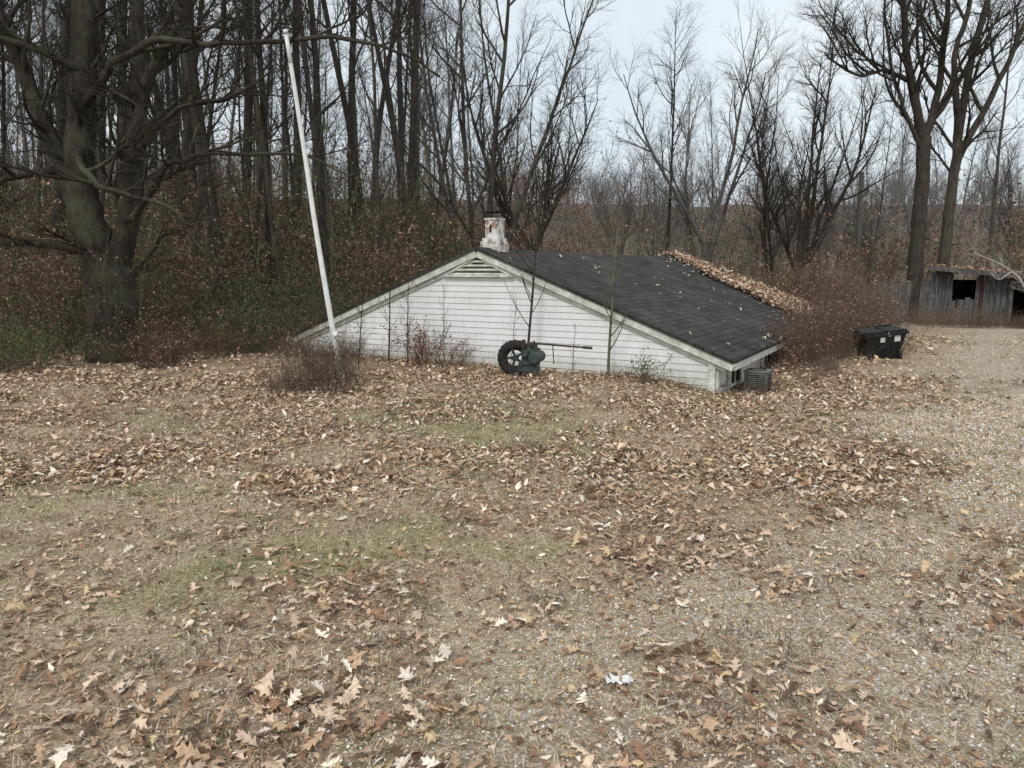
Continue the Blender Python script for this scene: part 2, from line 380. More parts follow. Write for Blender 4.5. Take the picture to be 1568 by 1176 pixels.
for s in(1,-1):
    ang=math.atan(SL)*s; rot=Matrix.Rotation(ang,3,'Y'); Ln=RW/math.cos(ang)
    for yy,hh in((-.075,.11),(LEN-.1,.11)):
        cx=s*RW/2; m.box((cx,yy,PK-SL*RW/2-.105),(Ln-.02,.045,hh),0,rot)
    m.box((s*(RW/2-.02),-.03,PK-SL*(RW/2-.02)-.19),(RW/math.cos(ang)-.25,.03,.07),0,rot)
    m.box((s*(RW-.03),LEN/2,PK-SL*RW-.10),(.03,LEN-.05,.12),0)
    m.box((s*(RW-.14),LEN/2,PK-SL*RW-.15),(.2,LEN-.25,.015),0)
    m.box((s*(HW-.045),-.035,rz(HW)/2-.28),(.1,.035,rz(HW)+.32),0)
    m.box((s*(HW+.022),.045,rz(HW)/2-.28),(.035,.1,rz(HW)+.32),0)
bevel(link('rake_trim',m.mesh('rake_trim',[M_trim]),house),.004)
m=MB(); zb,zt,hw=1.48,1.76,.62
for k in range(4):
    z0=zb+k*.068; w=hw*(1-(z0-zb)/(zt-zb+.08))
    m.box((0,-.05,z0+.03),(w*2,.05,.018),0,Matrix.Rotation(R(35),3,'X'))
    m.box((0,-.025,z0+.045),(w*2-.02,.012,.046),1)
m.box((0,-.05,zb-.005),(hw*2+.1,.06,.03),0)
for s in(1,-1):
    m.box((s*hw/2*1.02,-.055,(zb+zt)/2+.02),(hw*1.22,.05,.03),0,Matrix.Rotation(math.atan2(zt-zb+.03,hw)*s,3,'Y'))
bevel(link('gable_vent',m.mesh('gable_vent',[M_trim,M_dark]),house),.003)
m=MB(); cy=.5
m.box((0,cy,1.95),(.36,.36,.20),0); m.box((0,cy,2.07),(.31,.31,.07),0); m.box((0,cy,2.25),(.235,.235,.32),0)
m.box((0,cy,2.42),(.26,.26,.03),0)
for a,b in((-.1,-.1),(.1,-.1),(.1,.1),(-.1,.1)): m.cyl((a,cy+b,2.43),(a,cy+b,2.53),.006,n=6,mi=1)
m.box((0,cy,2.535),(.30,.30,.012),1)
m.box((-.01,cy-.119,2.26),(.035,.01,.13),1)
bevel(link('chimney',m.mesh('chimney',[M_chim,M_dark]),house),.012)
m=MB()
for yy in(1.0,3.4,6.0):
    m.box((HW+.02,yy,.05),(.03,.62,.34),1); 
    for dy in(-.33,.33): m.box((HW+.035,yy+dy,.05),(.05,.05,.42),0)
    m.box((HW+.035,yy,.24),(.05,.7,.04),0); m.box((HW+.035,yy,-.14),(.06,.7,.04),0); m.box((HW+.03,yy,.05),(.04,.03,.34),0)
link('basement_windows',m.mesh('basement_windows',[M_trim,M_dark]),house)
m=MB(); m.box((HW-.15,.2,-.3),(.5,.5,.42),0); m.box((HW+.02,LEN/2,-.4),(.1,LEN-.2,.3),0); link('foundation',m.mesh('foundation',[M_block]),house)
def rooff(x,y): return PK-SL*np.abs(x)+.0
n=1500; x=nr.uniform(0,4.2,n); y=nr.uniform(-.1,9.6,n); k=nr.random(n)<(.02+.25*vnoise(x,y,.9,101)**3+.3*(x>3.95)+.1*ss(6,9,y)+.8*ss(8.4,9.4,y+.2*x)); b1=leaf_batch(x[k],y[k],nr.uniform(.03,.09,k.sum()),rooff,[(.7,.62,.52),(.6,.47,.35),(.42,.30,.2)],[4,3,2],SIM,21,lift=(.0,.02))
n=8500; x=nr.uniform(-.3,4.25,n); y=nr.uniform(7.4,11.1,n); k=y>(9.5-.5*x*(x>1)+.5*(vnoise(x,y,.5,3)-.5)); x=x[k]; y=y[k]; b2=leaf_batch(x,y,nr.uniform(.08,.14,len(x)),rooff,PAL,PW,SIM,22,lift=(0,.11))
V,F,C=join([b1,b2]); link('roof_leaves',np_mesh('roof_leaves',V,F,[M_leaf],C),house)

# ---------------------------------------------------------------- trees
def tube_arrays(branches):
    g=defaultdict(list)
    for p,r,k in branches: g[(len(p),k)].append((p,r))
    Vs,Fs=[],[]; off=0
    for (n,k),L in g.items():
        P=np.array([[tuple(q) for q in a[0]] for a in L]); Rr=np.array([a[1] for a in L]); B=len(L)
        T=np.gradient(P,axis=1); T/=np.linalg.norm(T,axis=2,keepdims=True)+1e-9
        mT=T.mean(axis=1); ref=np.where((np.abs(mT[:,2:3])>.75),np.array([[1.,0,0]]),np.array([[0,0,1.]]))[:,None,:]
        U=np.cross(T,np.broadcast_to(ref,T.shape)); U/=np.linalg.norm(U,axis=2,keepdims=True)+1e-9; W=np.cross(T,U)
        A=np.arange(k)*2*np.pi/k
        ring=P[:,:,None,:]+Rr[:,:,None,None]*(np.cos(A)[None,None,:,None]*U[:,:,None,:]+np.sin(A)[None,None,:,None]*W[:,:,None,:])
        Vs.append(ring.reshape(-1,3))
        b=np.arange(B)[:,None,None]*n*k; i=np.arange(n-1)[None,:,None]*k; j=np.arange(k)[None,None,:]; j2=(j+1)%k
        q=np.stack([b+i+j,b+i+j2,b+i+k+j2,b+i+k+j],-1).reshape(-1,4); Fs.append(q+off); off+=B*n*k
    return np.concatenate(Vs),np.concatenate(Fs)
def rv(g): 
    v=Vector((g.gauss(0,1),g.gauss(0,1),g.gauss(0,1))); return v.normalized()
def perp(g,d,a):
    v=rv(g); v=(v-d*v.dot(d)).normalized(); return (d*math.cos(a)+v*math.sin(a)).normalized()
def children(out,g,P,Rd,lvl,S):
    s=S[lvl]
    if lvl+1>=len(S) or s['nc']==0: return
    c=S[lvl+1]; n=len(P)-1
    nc=max(1,int(round(s['nc']*g.uniform(.7,1.3))))
    for i in range(nc):
        tt=s['t0']+(1-s['t0'])*(i+g.random())/nc; f=min(tt*n,n-.001); k=int(f); fr=f-k
        p=P[k].lerp(P[k+1],fr); r=Rd[k]*(1-fr)+Rd[k+1]*fr; d=(P[k+1]-P[k]).normalized()
        cd=perp(g,d,g.uniform(*c['ang']))
        if cd.z<-.15: cd.z*=-.6; cd.normalize()
        L=c['L']*g.uniform(.55,1.25)*(1-c.get('sh',.5)*tt)
        grow(out,g,p,cd,L,min(r*.75,c['r']*g.uniform(.7,1.2)),lvl+1,S)
def grow(out,g,p,d,L,r,lvl,S):
    s=S[lvl]; n=s['n']; P=[p.copy()]; Rd=[r]; d=d.copy(); e=s.get('end',.25)
    for i in range(n):
        d=(d+rv(g)*s['w']+Vector((0,0,s['up']))).normalized(); p=p+d*(L/n); P.append(p); Rd.append(r*(1-(1-e)*(i+1)/n))
    out.append((P,Rd,s['k'])); children(out,g,P,Rd,lvl,S)
def tree_mesh(name,seed,S,mat,stems=1,spread=.05,flare=True):
    g=random.Random(seed); out=[]
    for i in range(stems):
        a=6.28*i/stems+g.random(); d=Vector((math.cos(a)*spread,math.sin(a)*spread,1)).normalized()
        p=Vector((math.cos(a)*.12*(stems>1),math.sin(a)*.12*(stems>1),-.3)); grow(out,g,p,d,S[0]['L']*g.uniform(.9,1.1),S[0]['r']*(1 if stems==1 else g.uniform(.6,1)),0,S)
    V,F=tube_arrays(out); return np_mesh(name,V,F,[mat],smooth=True)
def pole_S(h,r,t0=.28): return [dict(L=h,r=r,n=14,w=.05,up=.03,nc=22,t0=t0,k=9,end=.12),
    dict(L=h*.24,r=r*.27,n=7,w=.17,up=.12,nc=7,t0=.2,k=5,ang=(.5,1.1),sh=.4),
    dict(L=h*.09,r=r*.11,n=4,w=.2,up=.07,nc=5,t0=.15,k=3,ang=(.4,.9)),
    dict(L=h*.05,r=r*.055,n=2,w=.2,up=.03,nc=3,t0=.2,k=3,ang=(.4,.9)),
    dict(L=h*.028,r=r*.035,n=1,w=.15,up=.03,nc=0,t0=.2,k=3,ang=(.3,.8))]
def spread_S(h,r): return [dict(L=h*.25,r=r,n=5,w=.06,up=.03,nc=5,t0=.45,k=10,end=.7),
    dict(L=h*.72,r=r*.6,n=10,w=.10,up=.09,nc=11,t0=.18,k=7,ang=(.25,.65),sh=.0,end=.15),
    dict(L=h*.30,r=r*.22,n=7,w=.15,up=.10,nc=7,t0=.15,k=5,ang=(.5,.95),sh=.45),
    dict(L=h*.12,r=r*.08,n=4,w=.18,up=.05,nc=5,t0=.15,k=3,ang=(.4,.9)),
    dict(L=h*.055,r=r*.04,n=2,w=.2,up=.02,nc=3,t0=.2,k=3,ang=(.4,.8)),
    dict(L=h*.03,r=r*.028,n=1,w=.15,up=.02,nc=0,t0=.2,k=3,ang=(.3,.8))]
PR=[.10,.14,.20,.12,.17,.085]
poles=[tree_mesh('pole_tree_%d'%i,100+i,pole_S(18+i%3*3,PR[i],.24+.1*(i%3)),M_bark) for i in range(6)]
def cut(S,n): S=S[:n]; S[-1]=dict(S[-1],nc=0); S[-1]['r']*=1.5; return S
spreads=[tree_mesh('spread_tree_%d'%i,200+i,spread_S(11,.2),M_bark) for i in range(3)]
farp=[tree_mesh('far_pole_%d'%i,120+i,cut(pole_S(19,.14,.25),4),M_bark) for i in range(2)]
fars=[tree_mesh('far_spread_%d'%i,220+i,cut(spread_S(11,.2),5),M_bark) for i in range(2)]
fans=[tree_mesh('fan_tree_%d'%i,250+i,[dict(L=11,r=.11,n=12,w=.07,up=.03,nc=14,t0=.2,k=7,end=.12)]+spread_S(10,.17)[2:],M_bark,stems=4,spread=.32) for i in range(2)]

def gh(x,y): return float(H(x,y))
def named(name,me,x,y,s,rot,col=(1,1,1,0)): return link(name,me,None,(x,y,gh(x,y)-.05),rot,s,col)
named('bare_maple_tree',fans[0],-1.0,23.5,1.15,.4)
named('bare_maple_tree.001',spreads[0],.9,27,1.0,2.0)
named('bare_maple_tree.002',fans[1],9.0,25.5,.78,1.0)
named('bare_maple_tree.003',spreads[2],10.4,27.5,.85,2.6)
named('bare_maple_tree.004',spreads[1],7.6,30.5,.92,.3,(.3,.3,.3,.3))
named('bare_maple_tree.005',poles[2],6.1,30.5,.45,.3)
def smooth_poly(pts,sub=4):
    P=[Vector(p) for p in pts]; out=[]
    for i in range(len(P)-1):
        p0=P[max(i-1,0)];p1=P[i];p2=P[i+1];p3=P[min(i+2,len(P)-1)]
        for k in range(sub):
            t_=k/sub; out.append(.5*((2*p1)+(p2-p0)*t_+(2*p0-5*p1+4*p2-p3)*t_*t_+(3*p1-p0-3*p2+p3)*t_**3))
    out.append(P[-1]); return out
def limb_tree(name,loc,limbs,twigS,mat,seed,wob=.03):
    g=random.Random(seed); out=[]
    for pts,r0,r1,k,nc,t0 in limbs:
        P=smooth_poly([(a-loc[0],b-loc[1],c) for a,b,c in pts])
        P=[P[0]]+[p+rv(g)*min(r0,wob+.02) *.6 for p in P[1:]]
        n=len(P)-1; Rd=[(r0+(r1-r0)*(i/n)**.8)*g.uniform(.95,1.07) for i in range(n+1)]
        out.append((P,Rd,k)); S=[dict(nc=nc,t0=t0)]+twigS; children(out,g,P,Rd,0,S)
    V,F=tube_arrays(out); return link(name,np_mesh(name,V,F,[mat],smooth=True),None,(loc[0],loc[1],0))
oS=[dict(L=1.9,r=.045,n=8,w=.22,up=.05,nc=8,t0=.12,k=5,ang=(.6,1.25),sh=.4),
    dict(L=.8,r=.016,n=5,w=.24,up=.02,nc=6,t0=.12,k=4,ang=(.5,1.1)),
    dict(L=.38,r=.008,n=3,w=.22,up=.02,nc=3,t0=.15,k=3,ang=(.4,1.0)),
    dict(L=.17,r=.0045,n=1,w=.2,up=.02,nc=0,t0=.2,k=3,ang=(.4,1.0))]
oak=[([(-6.95,13,-.3),(-6.93,13,.1),(-6.9,13,.6),(-6.9,13,1.3),(-7.0,13,2.0)],.46,.36,14,2,.6),
 ([(-6.95,13,1.6),(-7.2,13,2.4),(-7.25,13,3.3),(-7.1,13.1,4.9),(-7.1,13.2,6.2),(-7.3,13.4,9),(-6.8,13.6,12)],.34,.1,12,18,.3),
 ([(-7.15,13,2.4),(-7.45,12.9,3.2),(-7.7,12.8,4.1),(-8.0,12.6,5.3),(-8.3,12.5,6.2),(-9.2,12.2,9)],.18,.06,9,12,.2),
 ([(-6.85,13,1.4),(-6.5,12.9,2.5),(-6.25,12.8,3.4),(-5.9,12.8,4.6),(-5.15,12.7,5.9),(-4.4,12.5,8.5)],.18,.05,9,16,.2),
 ([(-6.9,13.1,1.3),(-6.6,13.3,2.3),(-6.5,13.5,4),(-6.35,13.6,5.9),(-6.1,13.8,9),(-6.3,14,12)],.18,.06,9,12,.3),
 ([(-7.1,13,4.2),(-6.3,12.5,4.8),(-5.3,12,5.0),(-4.5,11.8,4.9),(-3.6,11.6,4.85),(-2.6,11.4,4.9),(-1.7,11.3,4.65),(-1.0,11.2,4.3)],.075,.014,8,12,.15),
 ([(-6.7,13,2.2),(-5.9,12.6,2.8),(-5.5,12.4,3.2),(-4.9,12.2,3.35),(-3.9,12,3.35),(-3.1,11.8,3.25),(-2.4,11.7,3.0)],.065,.013,7,10,.15),
 ([(-7.0,13,1.9),(-7.8,12.7,2.0),(-8.7,12.5,2.05),(-10.5,12.2,2.3)],.1,.04,8,5,.2),
 ([(-7.2,12.9,3.6),(-6.8,12.3,3.15),(-6.4,12.1,2.85),(-6.0,12,2.75),(-5.4,11.8,2.6),(-5.0,11.7,2.3),(-4.7,11.6,1.8)],.07,.015,7,9,.1),
 ([(-7.4,12.9,3.2),(-8.1,12.3,3.0),(-8.4,12,2.4),(-7.9,11.9,1.9)],.07,.02,7,6,.1),
 ([(-6.2,12.8,3.5),(-5.2,12.3,4.1),(-4.3,12,4.2),(-3.6,11.8,4.5)],.05,.012,6,8,.1),
 ([(-7.0,13,4.8),(-8.2,12.2,5.2),(-9.4,11.8,5.0)],.08,.02,6,6,.1)]
limb_tree('oak_tree',(-6.95,13),oak,oS,M_oak,5)
tS=[dict(L=3.2,r=.07,n=8,w=.18,up=.10,nc=9,t0=.15,k=5,ang=(.5,1.0),sh=.4)]+[dict(L=1.3,r=.022,n=5,w=.2,up=.05,nc=6,t0=.15,k=3,ang=(.5,1.0)),dict(L=.55,r=.01,n=3,w=.2,up=.02,nc=4,t0=.2,k=3,ang=(.4,.9)),dict(L=.28,r=.006,n=2,w=.2,up=.02,nc=0,t0=.2,k=3,ang=(.4,.9))]
limb_tree('tall_bare_tree',(12.7,24),[([(12.7,24,-.3),(12.75,24,2),(12.75,24,4),(12.7,24,5.6)],.25,.19,10,0,.5),
 ([(12.7,24,5.4),(12.3,24,6.7),(11.9,24,8.3),(11.6,24,11),(11.8,24,15)],.17,.05,8,10,.1),
 ([(12.7,24,5.4),(13.1,24.2,7),(13.3,24.4,9),(13.2,24.4,13)],.15,.05,8,10,.1),
 ([(12.2,24,7.2),(11.2,23.8,7.5),(10.3,23.6,7.3),(9.2,23.4,7.9)],.08,.025,6,7,.2),
 ([(12.75,24,5),(11.9,23.8,6.4),(11.3,23.7,7.8),(10.9,23.6,10)],.08,.03,6,7,.2)],tS,M_bark,9)
limb_tree('tall_bare_tree.001',(13.9,24.5),[([(13.9,24.5,-.3),(13.9,24.5,2),(14.0,24.5,4.5),(14.1,24.5,7),(14.6,24.5,10),(15.5,24.5,15)],.23,.06,10,14,.35),
 ([(14.05,24.5,5),(14.8,24.3,6.8),(15.6,24.2,9),(16.2,24,12)],.13,.04,7,8,.1),
 ([(14.0,24.5,5.8),(13.6,24.3,8),(13.9,24.2,10),(13.7,24,14)],.12,.04,7,8,.1)],tS,M_bark,10)
forest=empty('background_forest'); cnt=0
def put(par,nm,me,x,y,s,col=(1,1,1,0)):
    global cnt; cnt+=1
    link('%s_%d'%(nm,cnt),me,par,(x,y,gh(x,y)-.1),rng.uniform(0,6.28),s,col)
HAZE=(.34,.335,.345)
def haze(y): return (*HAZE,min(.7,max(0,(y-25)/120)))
def ok(x,y,m=1.5):
    lx,ly=house_local(x,y); return not(abs(lx)<4.2+m and -m<ly<11.2+m)
n=0
while n<190:
    y=17+50*rng.random()**1.1; a=rng.uniform(-.92,.05); x=a*y
    if not ok(x,y,2): continue
    if a>-.08 and rng.random()<.5: continue
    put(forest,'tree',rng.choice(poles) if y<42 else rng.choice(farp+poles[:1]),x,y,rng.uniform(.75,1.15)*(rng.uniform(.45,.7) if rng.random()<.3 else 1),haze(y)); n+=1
for i in range(50):
    y=rng.uniform(31,70); a=rng.uniform(.06,.9)
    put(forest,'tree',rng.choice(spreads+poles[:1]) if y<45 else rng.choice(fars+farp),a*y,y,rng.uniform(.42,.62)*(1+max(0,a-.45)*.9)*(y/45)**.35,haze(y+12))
for i in range(230):
    y=rng.uniform(60,140); a=rng.uniform(-.9,.9)
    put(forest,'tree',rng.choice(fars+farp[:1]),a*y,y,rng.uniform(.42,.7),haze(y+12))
for i in range(10):
    y=rng.uniform(26,40); a=rng.uniform(.58,.9)
    put(forest,'tree',rng.choice(spreads+poles[:3]),a*y,y,rng.uniform(.6,.95),haze(y))

# ---------------------------------------------------------------- shrubs
def shrub(name,seed,h,nst,mat,leafcols,nleaf,ls=.03,spread=.6,bend=.12,r=.006):
    g=random.Random(seed); out=[]; S=[dict(L=h,r=r,n=7,w=.14,up=-bend*.5,nc=5,t0=.25,k=4,end=.3),dict(L=h*.4,r=r*.5,n=4,w=.22,up=.02,nc=4,t0=.1,k=3,ang=(.4,1.0)),dict(L=h*.16,r=r*.35,n=2,w=.2,up=.0,nc=0,t0=.1,k=3,ang=(.4,1.0))]
    for i in range(nst):
        a=g.uniform(0,6.28); q=g.random()*spread; d=Vector((math.cos(a)*g.uniform(.05,.6),math.sin(a)*g.uniform(.05,.6),1)).normalized()
        grow(out,g,Vector((math.cos(a)*q,math.sin(a)*q,-.05)),d,h*g.uniform(.45,1.15),r*g.uniform(.6,1.2),0,S)
    V,F=tube_arrays(out); C=np.zeros((len(V),3)); mi=np.zeros(len(F),int)
    if nleaf:
        pts=[p for b in out for p in b[0][1:]]; N=nleaf; q=np.random.default_rng(seed)
        P=np.array([tuple(pts[g.randrange(len(pts))]) for _ in range(N)])+q.normal(0,.02,(N,3))
        u=q.normal(0,1,(N,3)); u/=np.linalg.norm(u,axis=1,keepdims=True); w=np.cross(u,q.normal(0,1,(N,3))); w/=np.linalg.norm(w,axis=1,keepdims=True)
        s=q.uniform(.6,1.3,(N,1))*ls
        LV=np.stack([P-u*s,P+w*s*.45,P+u*s,P-w*s*.45],1).reshape(-1,3); LF=np.arange(N*4).reshape(-1,4)+len(V)
        lc=np.array(leafcols)[q.integers(0,len(leafcols),N)]*q.uniform(.6,1.4,(N,1))
        V=np.concatenate([V,LV]); F=np.concatenate([F,LF]); C=np.concatenate([C,np.repeat(lc,4,axis=0)]); mi=np.concatenate([mi,np.ones(N,int)])
    return np_mesh(name,V,F,[mat,M_foli],C,midx=mi)
BR=[(.26,.14,.09),(.18,.095,.065),(.36,.23,.155)]; GRN=[(.075,.125,.04),(.11,.16,.055),(.05,.082,.03)]
bram=[shrub('bramble_%d'%i,300+i,1.5,30,M_twig,BR,330,.03) for i in range(3)]
tallb=[shrub('tall_bramble_%d'%i,305+i,2.9,22,M_twig,BR+GRN[:1]*i,700,.045,1.1,.0,.009) for i in range(2)]
bare=[shrub('bare_brush_%d'%i,310+i,1.6,34,M_twig,BR,60,.03,.7) for i in range(2)]
priv=[shrub('privet_%d'%i,320+i,1.7,26,M_green_twig,GRN+BR[:1],1500,.028,.9) for i in range(2)]
sap=[shrub('saplings_%d'%i,330+i,4.2,8,M_green_twig,GRN+BR,200,.035,1.2,-.05,.012) for i in range(2)]
under=empty('woodland_undergrowth')
n=0
while n<430:
    y=11+20*rng.random()**1.3; a=rng.uniform(-.95,.0); x=a*y
    if not ok(x,y,.7): continue
    if y<11.7+max(0,x+5.6)*2.6+.7*math.sin(x*1.7): continue
    q=float(vnoise(x,y,2.6,131)); me=rng.choice(priv) if q>.6 else rng.choice(bram+bare[:1])
    s=rng.uniform(.45,.9)+.04*(y-11)
    k=rng.random()
    if k<.16: me=rng.choice(sap)
    elif k<.44 and y>13.5: me=rng.choice(tallb); s*=.9
    if -.40<a<-.2 and y<19 and rng.random()<.5: me=rng.choice(priv)
    if y<14: s*=.8
    put(under,'brush',me,x,y,s); n+=1
for i in range(16):
    y=rng.uniform(24,30); put(under,'brush',rng.choice(priv+sap+tallb),rng.uniform(-1.5,4.5),y,rng.uniform(.8,1.2))
brush=empty('bramble_thicket')
n=0
while n<200:
    y=rng.uniform(17,31); a=rng.uniform(-.1,.92); x=a*y
    if not ok(x,y,.25): continue
    if not(y>20.5 or x<9.2): continue
    if a>.44 and y<20.5: continue
    if x>12.4 and y<27: continue
    s=rng.uniform(.55,1.05)
    if .42<a<.6 and y<24.5: s=rng.uniform(.22,.42)
    put(brush,'brush',rng.choice(bare+bram+bare+priv[:1]),x,y,s); n+=1
for i in range(200):
    y=rng.uniform(26,75); a=rng.uniform(-.88,.9)
    put(brush,'brush',rng.choice(tallb+tallb+bram+sap+priv[:1]),a*y,y,rng.uniform(.8,1.3)*(1+y/90),haze(y))
def hl(lx,ly): return (-.54+lx*.8686+ly*.4955, 12.51-lx*.4955+ly*.8686)
n=0
while n<54:
    y=rng.uniform(13.0,21.5); a=rng.uniform(.35,.46); x=a*y
    if not ok(x,y,.3) or (y<14.6 and a>.44): continue
    put(brush,'brush',rng.choice(bare+bare+bram),x,y,rng.uniform(.4,.85) if y<15.5 else rng.uniform(.7,1.15)); n+=1
for i in range(14):
    x,y=hl(rng.uniform(1.5,4.6),rng.uniform(11.6,13.5)); put(brush,'brush',rng.choice(bare+bram),x,y,rng.uniform(1.05,1.45))
for i in range(14):
    x,y=hl(4.5+rng.uniform(0,1.0),rng.uniform(.7,3.4)); put(brush,'brush',rng.choice(bare+bram),x,y,rng.uniform(.16,.34))
for x,y,s in((6.05,13.1,.32),(7.15,13.9,.4),(6.7,14.3,.55),(7.6,14.8,.5)): put(brush,'brush',bare[0],x,y,s)
sh_red=shrub('leafy_shrub_mesh',401,.75,26,M_twig,[(.20,.07,.05),(.26,.12,.08)],520,.022,.25)
x,y=hl(-.85,-.45); link('red_leaf_shrub',sh_red,None,(x,y,gh(x,y)),0,1.15)
x,y=hl(-.3,-.5); link('red_leaf_shrub.001',sh_red,None,(x,y,gh(x,y)),2,.8)
x,y=hl(3.1,-.45); link('small_holly_shrub',shrub('holly',402,.55,9,M_green_twig,GRN,260,.022,.12,0),None,(x,y,gh(x,y)),0,1)
weeds=empty('wall_weeds')
wd=shrub('weed_clump',403,.55,16,M_twig,BR,40,.02,.3,.1,.0035); wg=shrub('pole_weeds',404,.9,34,M_twig,GRN+BR,130,.02,.3,.05,.003)
for i in range(40):
    lx=rng.uniform(-4.2,3.7); x,y=hl(lx,-rng.uniform(.15,.6)); put(weeds,'weed',wd,x,y,rng.uniform(.35,.9)*(1.4 if lx<-1.5 else .8))
for i in range(14):
    put(weeds,'weed',rng.choice([wg,wd,wg]),-2.75+rng.uniform(-.4,.45),9.9+rng.uniform(-.5,.7),rng.uniform(.5,1.2))
for i in range(12):
    x,y=hl(rng.uniform(-4.9,-2.6),rng.uniform(-.9,-.3)); put(weeds,'weed',rng.choice(bare),x,y,rng.uniform(.25,.5))
def sapl(name,x,y,h,seed,mat,s=.012):
    S=[dict(L=h,r=s,n=12,w=.03,up=.05,nc=15,t0=.2,k=6,end=.25),dict(L=h*.24,r=s*.4,n=5,w=.1,up=.12,nc=3,t0=.3,k=3,ang=(.5,.9),sh=.5),dict(L=h*.08,r=s*.25,n=2,w=.1,up=.05,nc=0,t0=.3,k=3,ang=(.4,.8))]
    link(name,tree_mesh(name,seed,S,mat),None,(x,y,gh(x,y)+.1))
sapl('young_sapling',.22,11.5,3.9,501,M_bark,.026)
sapl('young_sapling.001',1.42,11.0,2.9,502,M_green_twig,.027)
sapl('young_sapling.002',-2.1,12.6,2.3,503,M_bark,.017)
sapl('young_sapling.003',-1.75,12.4,1.9,504,M_bark,.015)
sapl('young_sapling.004',-.05,10.9,1.3,505,M_bark,.009)
sapl('young_sapling.005',.9,11.1,1.0,506,M_twig,.009)
sapl('young_sapling.006',-2.55,12.3,1.9,507,M_bark,.013)
sapl('young_sapling.007',-1.1,11.9,1.5,508,M_twig,.011)

# air conditioner at the corner
M_ac=pmat('grey_green_metal',(.09,.10,.09),(.20,.22,.20),7,.6,.1)
x,y=hl(4.30,1.15); ac=empty('air_conditioner_unit',(x,y,gh(x,y)-.06),R(-29.7)); ac.scale=(.85,.85,.85); m=MB()
m.box((0,0,.03),(.46,.46,.06),1); m.box((0,0,.26),(.40,.40,.38),0); m.box((0,0,.46),(.43,.43,.03),0)
for k in range(9): m.box((0,-.206,.11+k*.036),(.34,.012,.012),1)
for k in range(9): m.box((.206,0,.11+k*.036),(.012,.34,.012),1)
m.torus((0,0,.48),(0.001,0,1),.14,.012,1,24,6)
bevel(link('ac_casing',m.mesh('ac_casing',[M_ac,M_dark]),ac),.006)
for lx,ly in((4.45,.75),(4.6,1.0),(4.25,.7)):
    x,y=hl(lx,ly); put(weeds,'weed',wd,x,y,.8)

# ---------------------------------------------------------------- white leaning pole
M_pole=pmat('painted_white_pipe',(.62,.63,.61),(.82,.83,.82),6,.45,.05)
m=MB(); pts=smooth_poly([(-2.46,10.7,-.3),(-2.47,10.7,.1),(-2.62,10.7,1.2),(-2.76,10.7,2.3),(-2.87,10.7,3.3),(-3.04,10.7,4.72)],3)
for i in range(len(pts)-1):
    f=i/len(pts); m.cyl(pts[i],pts[i+1],.044-.018*f,.044-.018*(i+1)/len(pts),14,0,caps=(i==len(pts)-2))
m.cyl((-2.5,10.7,.62),(-2.54,10.7,.70),.052,n=14,mi=0); m.cyl((-2.44,10.7,-.1),(-2.47,10.7,.12),.055,n=12)
e=pts[-1]; m.cyl(e,e+Vector((-.008,0,.05)),.04,.03,12); m.cyl(e+Vector((-.05,0,-.02)),e+Vector((.06,0,-.02)),.012,n=8)
o=link('white_flagpole',m.mesh('white_flagpole',[M_pole]))
for p in o.data.polygons: p.use_smooth=len(p.vertices)==4

# ---------------------------------------------------------------- garden tiller
M_rub=pmat('tyre_rubber',(.012,.012,.012),(.035,.033,.03),12,.8,.2); M_grn=pmat('weathered_green_paint',(.025,.038,.036),(.07,.088,.082),9,.55,.2); M_rust=pmat('rusty_steel',(.03,.022,.018),(.085,.055,.04),14,.8,.3)
til=empty('garden_tiller',(.05,11.25,gh(.05,11.25)),R(-22))
m=MB(); c=(0,0,.27); a=(.25,-1,.0)
m.torus(c,a,.20,.068,0,44,12,1.15,.012); o=link('wheel_tyre',m.mesh('tyre',[M_rub]),til)
for p in o.data.polygons: p.use_smooth=True
m=MB(); A=Vector(a).normalized(); u=A.cross(Vector((0,0,1))).normalized(); w=A.cross(u); C0=Vector(c)
m.torus(c,a,.135,.018,1,32,8); m.cyl(C0-A*.04,C0+A*.06,.05,n=16,mi=0)
for i in range(5):
    d=u*math.cos(i*1.2566)+w*math.sin(i*1.2566); m.cyl(C0,C0+d*.135,.022,.018,8,0); m.cyl(C0+d*.035+A*.06,C0+d*.035+A*.072,.008,n=6,mi=1)
link('wheel_rim',m.mesh('rim',[M_grn,M_rust]),til)
m=MB(); m.box((.24,.03,.30),(.22,.24,.24),0); m.box((.25,.03,.45),(.14,.17,.10),0); m.cyl((.34,-.14,.30),(.34,.18,.30),.085,n=18,mi=0); m.cyl((.20,-.15,.36),(.20,-.02,.36),.055,n=16)
m.box((.22,0,.14),(.30,.14,.14),0); m.cyl((.17,-.09,.42),(.17,-.09,.56),.035,.03,12,1); m.box((.30,-.1,.5),(.07,.06,.05),1)
m.cyl((.14,.05,.03),(.14,.05,.2),.02,n=8,mi=1)
bevel(link('engine_and_gearbox',m.mesh('gearbox',[M_grn,M_rust]),til),.015,3)
m=MB(); m.cyl((.30,0,.50),(1.02,.1,.46),.014,n=10); m.cyl((1.02,.1,.46),(1.16,.14,.45),.021,n=10); m.cyl((.3,-.02,.34),(.3,0,.54),.016,n=8); m.cyl((.58,.04,.48),(.6,.04,.2),.008,n=6)
link('handle_bar',m.mesh('handle',[M_rust]),til)

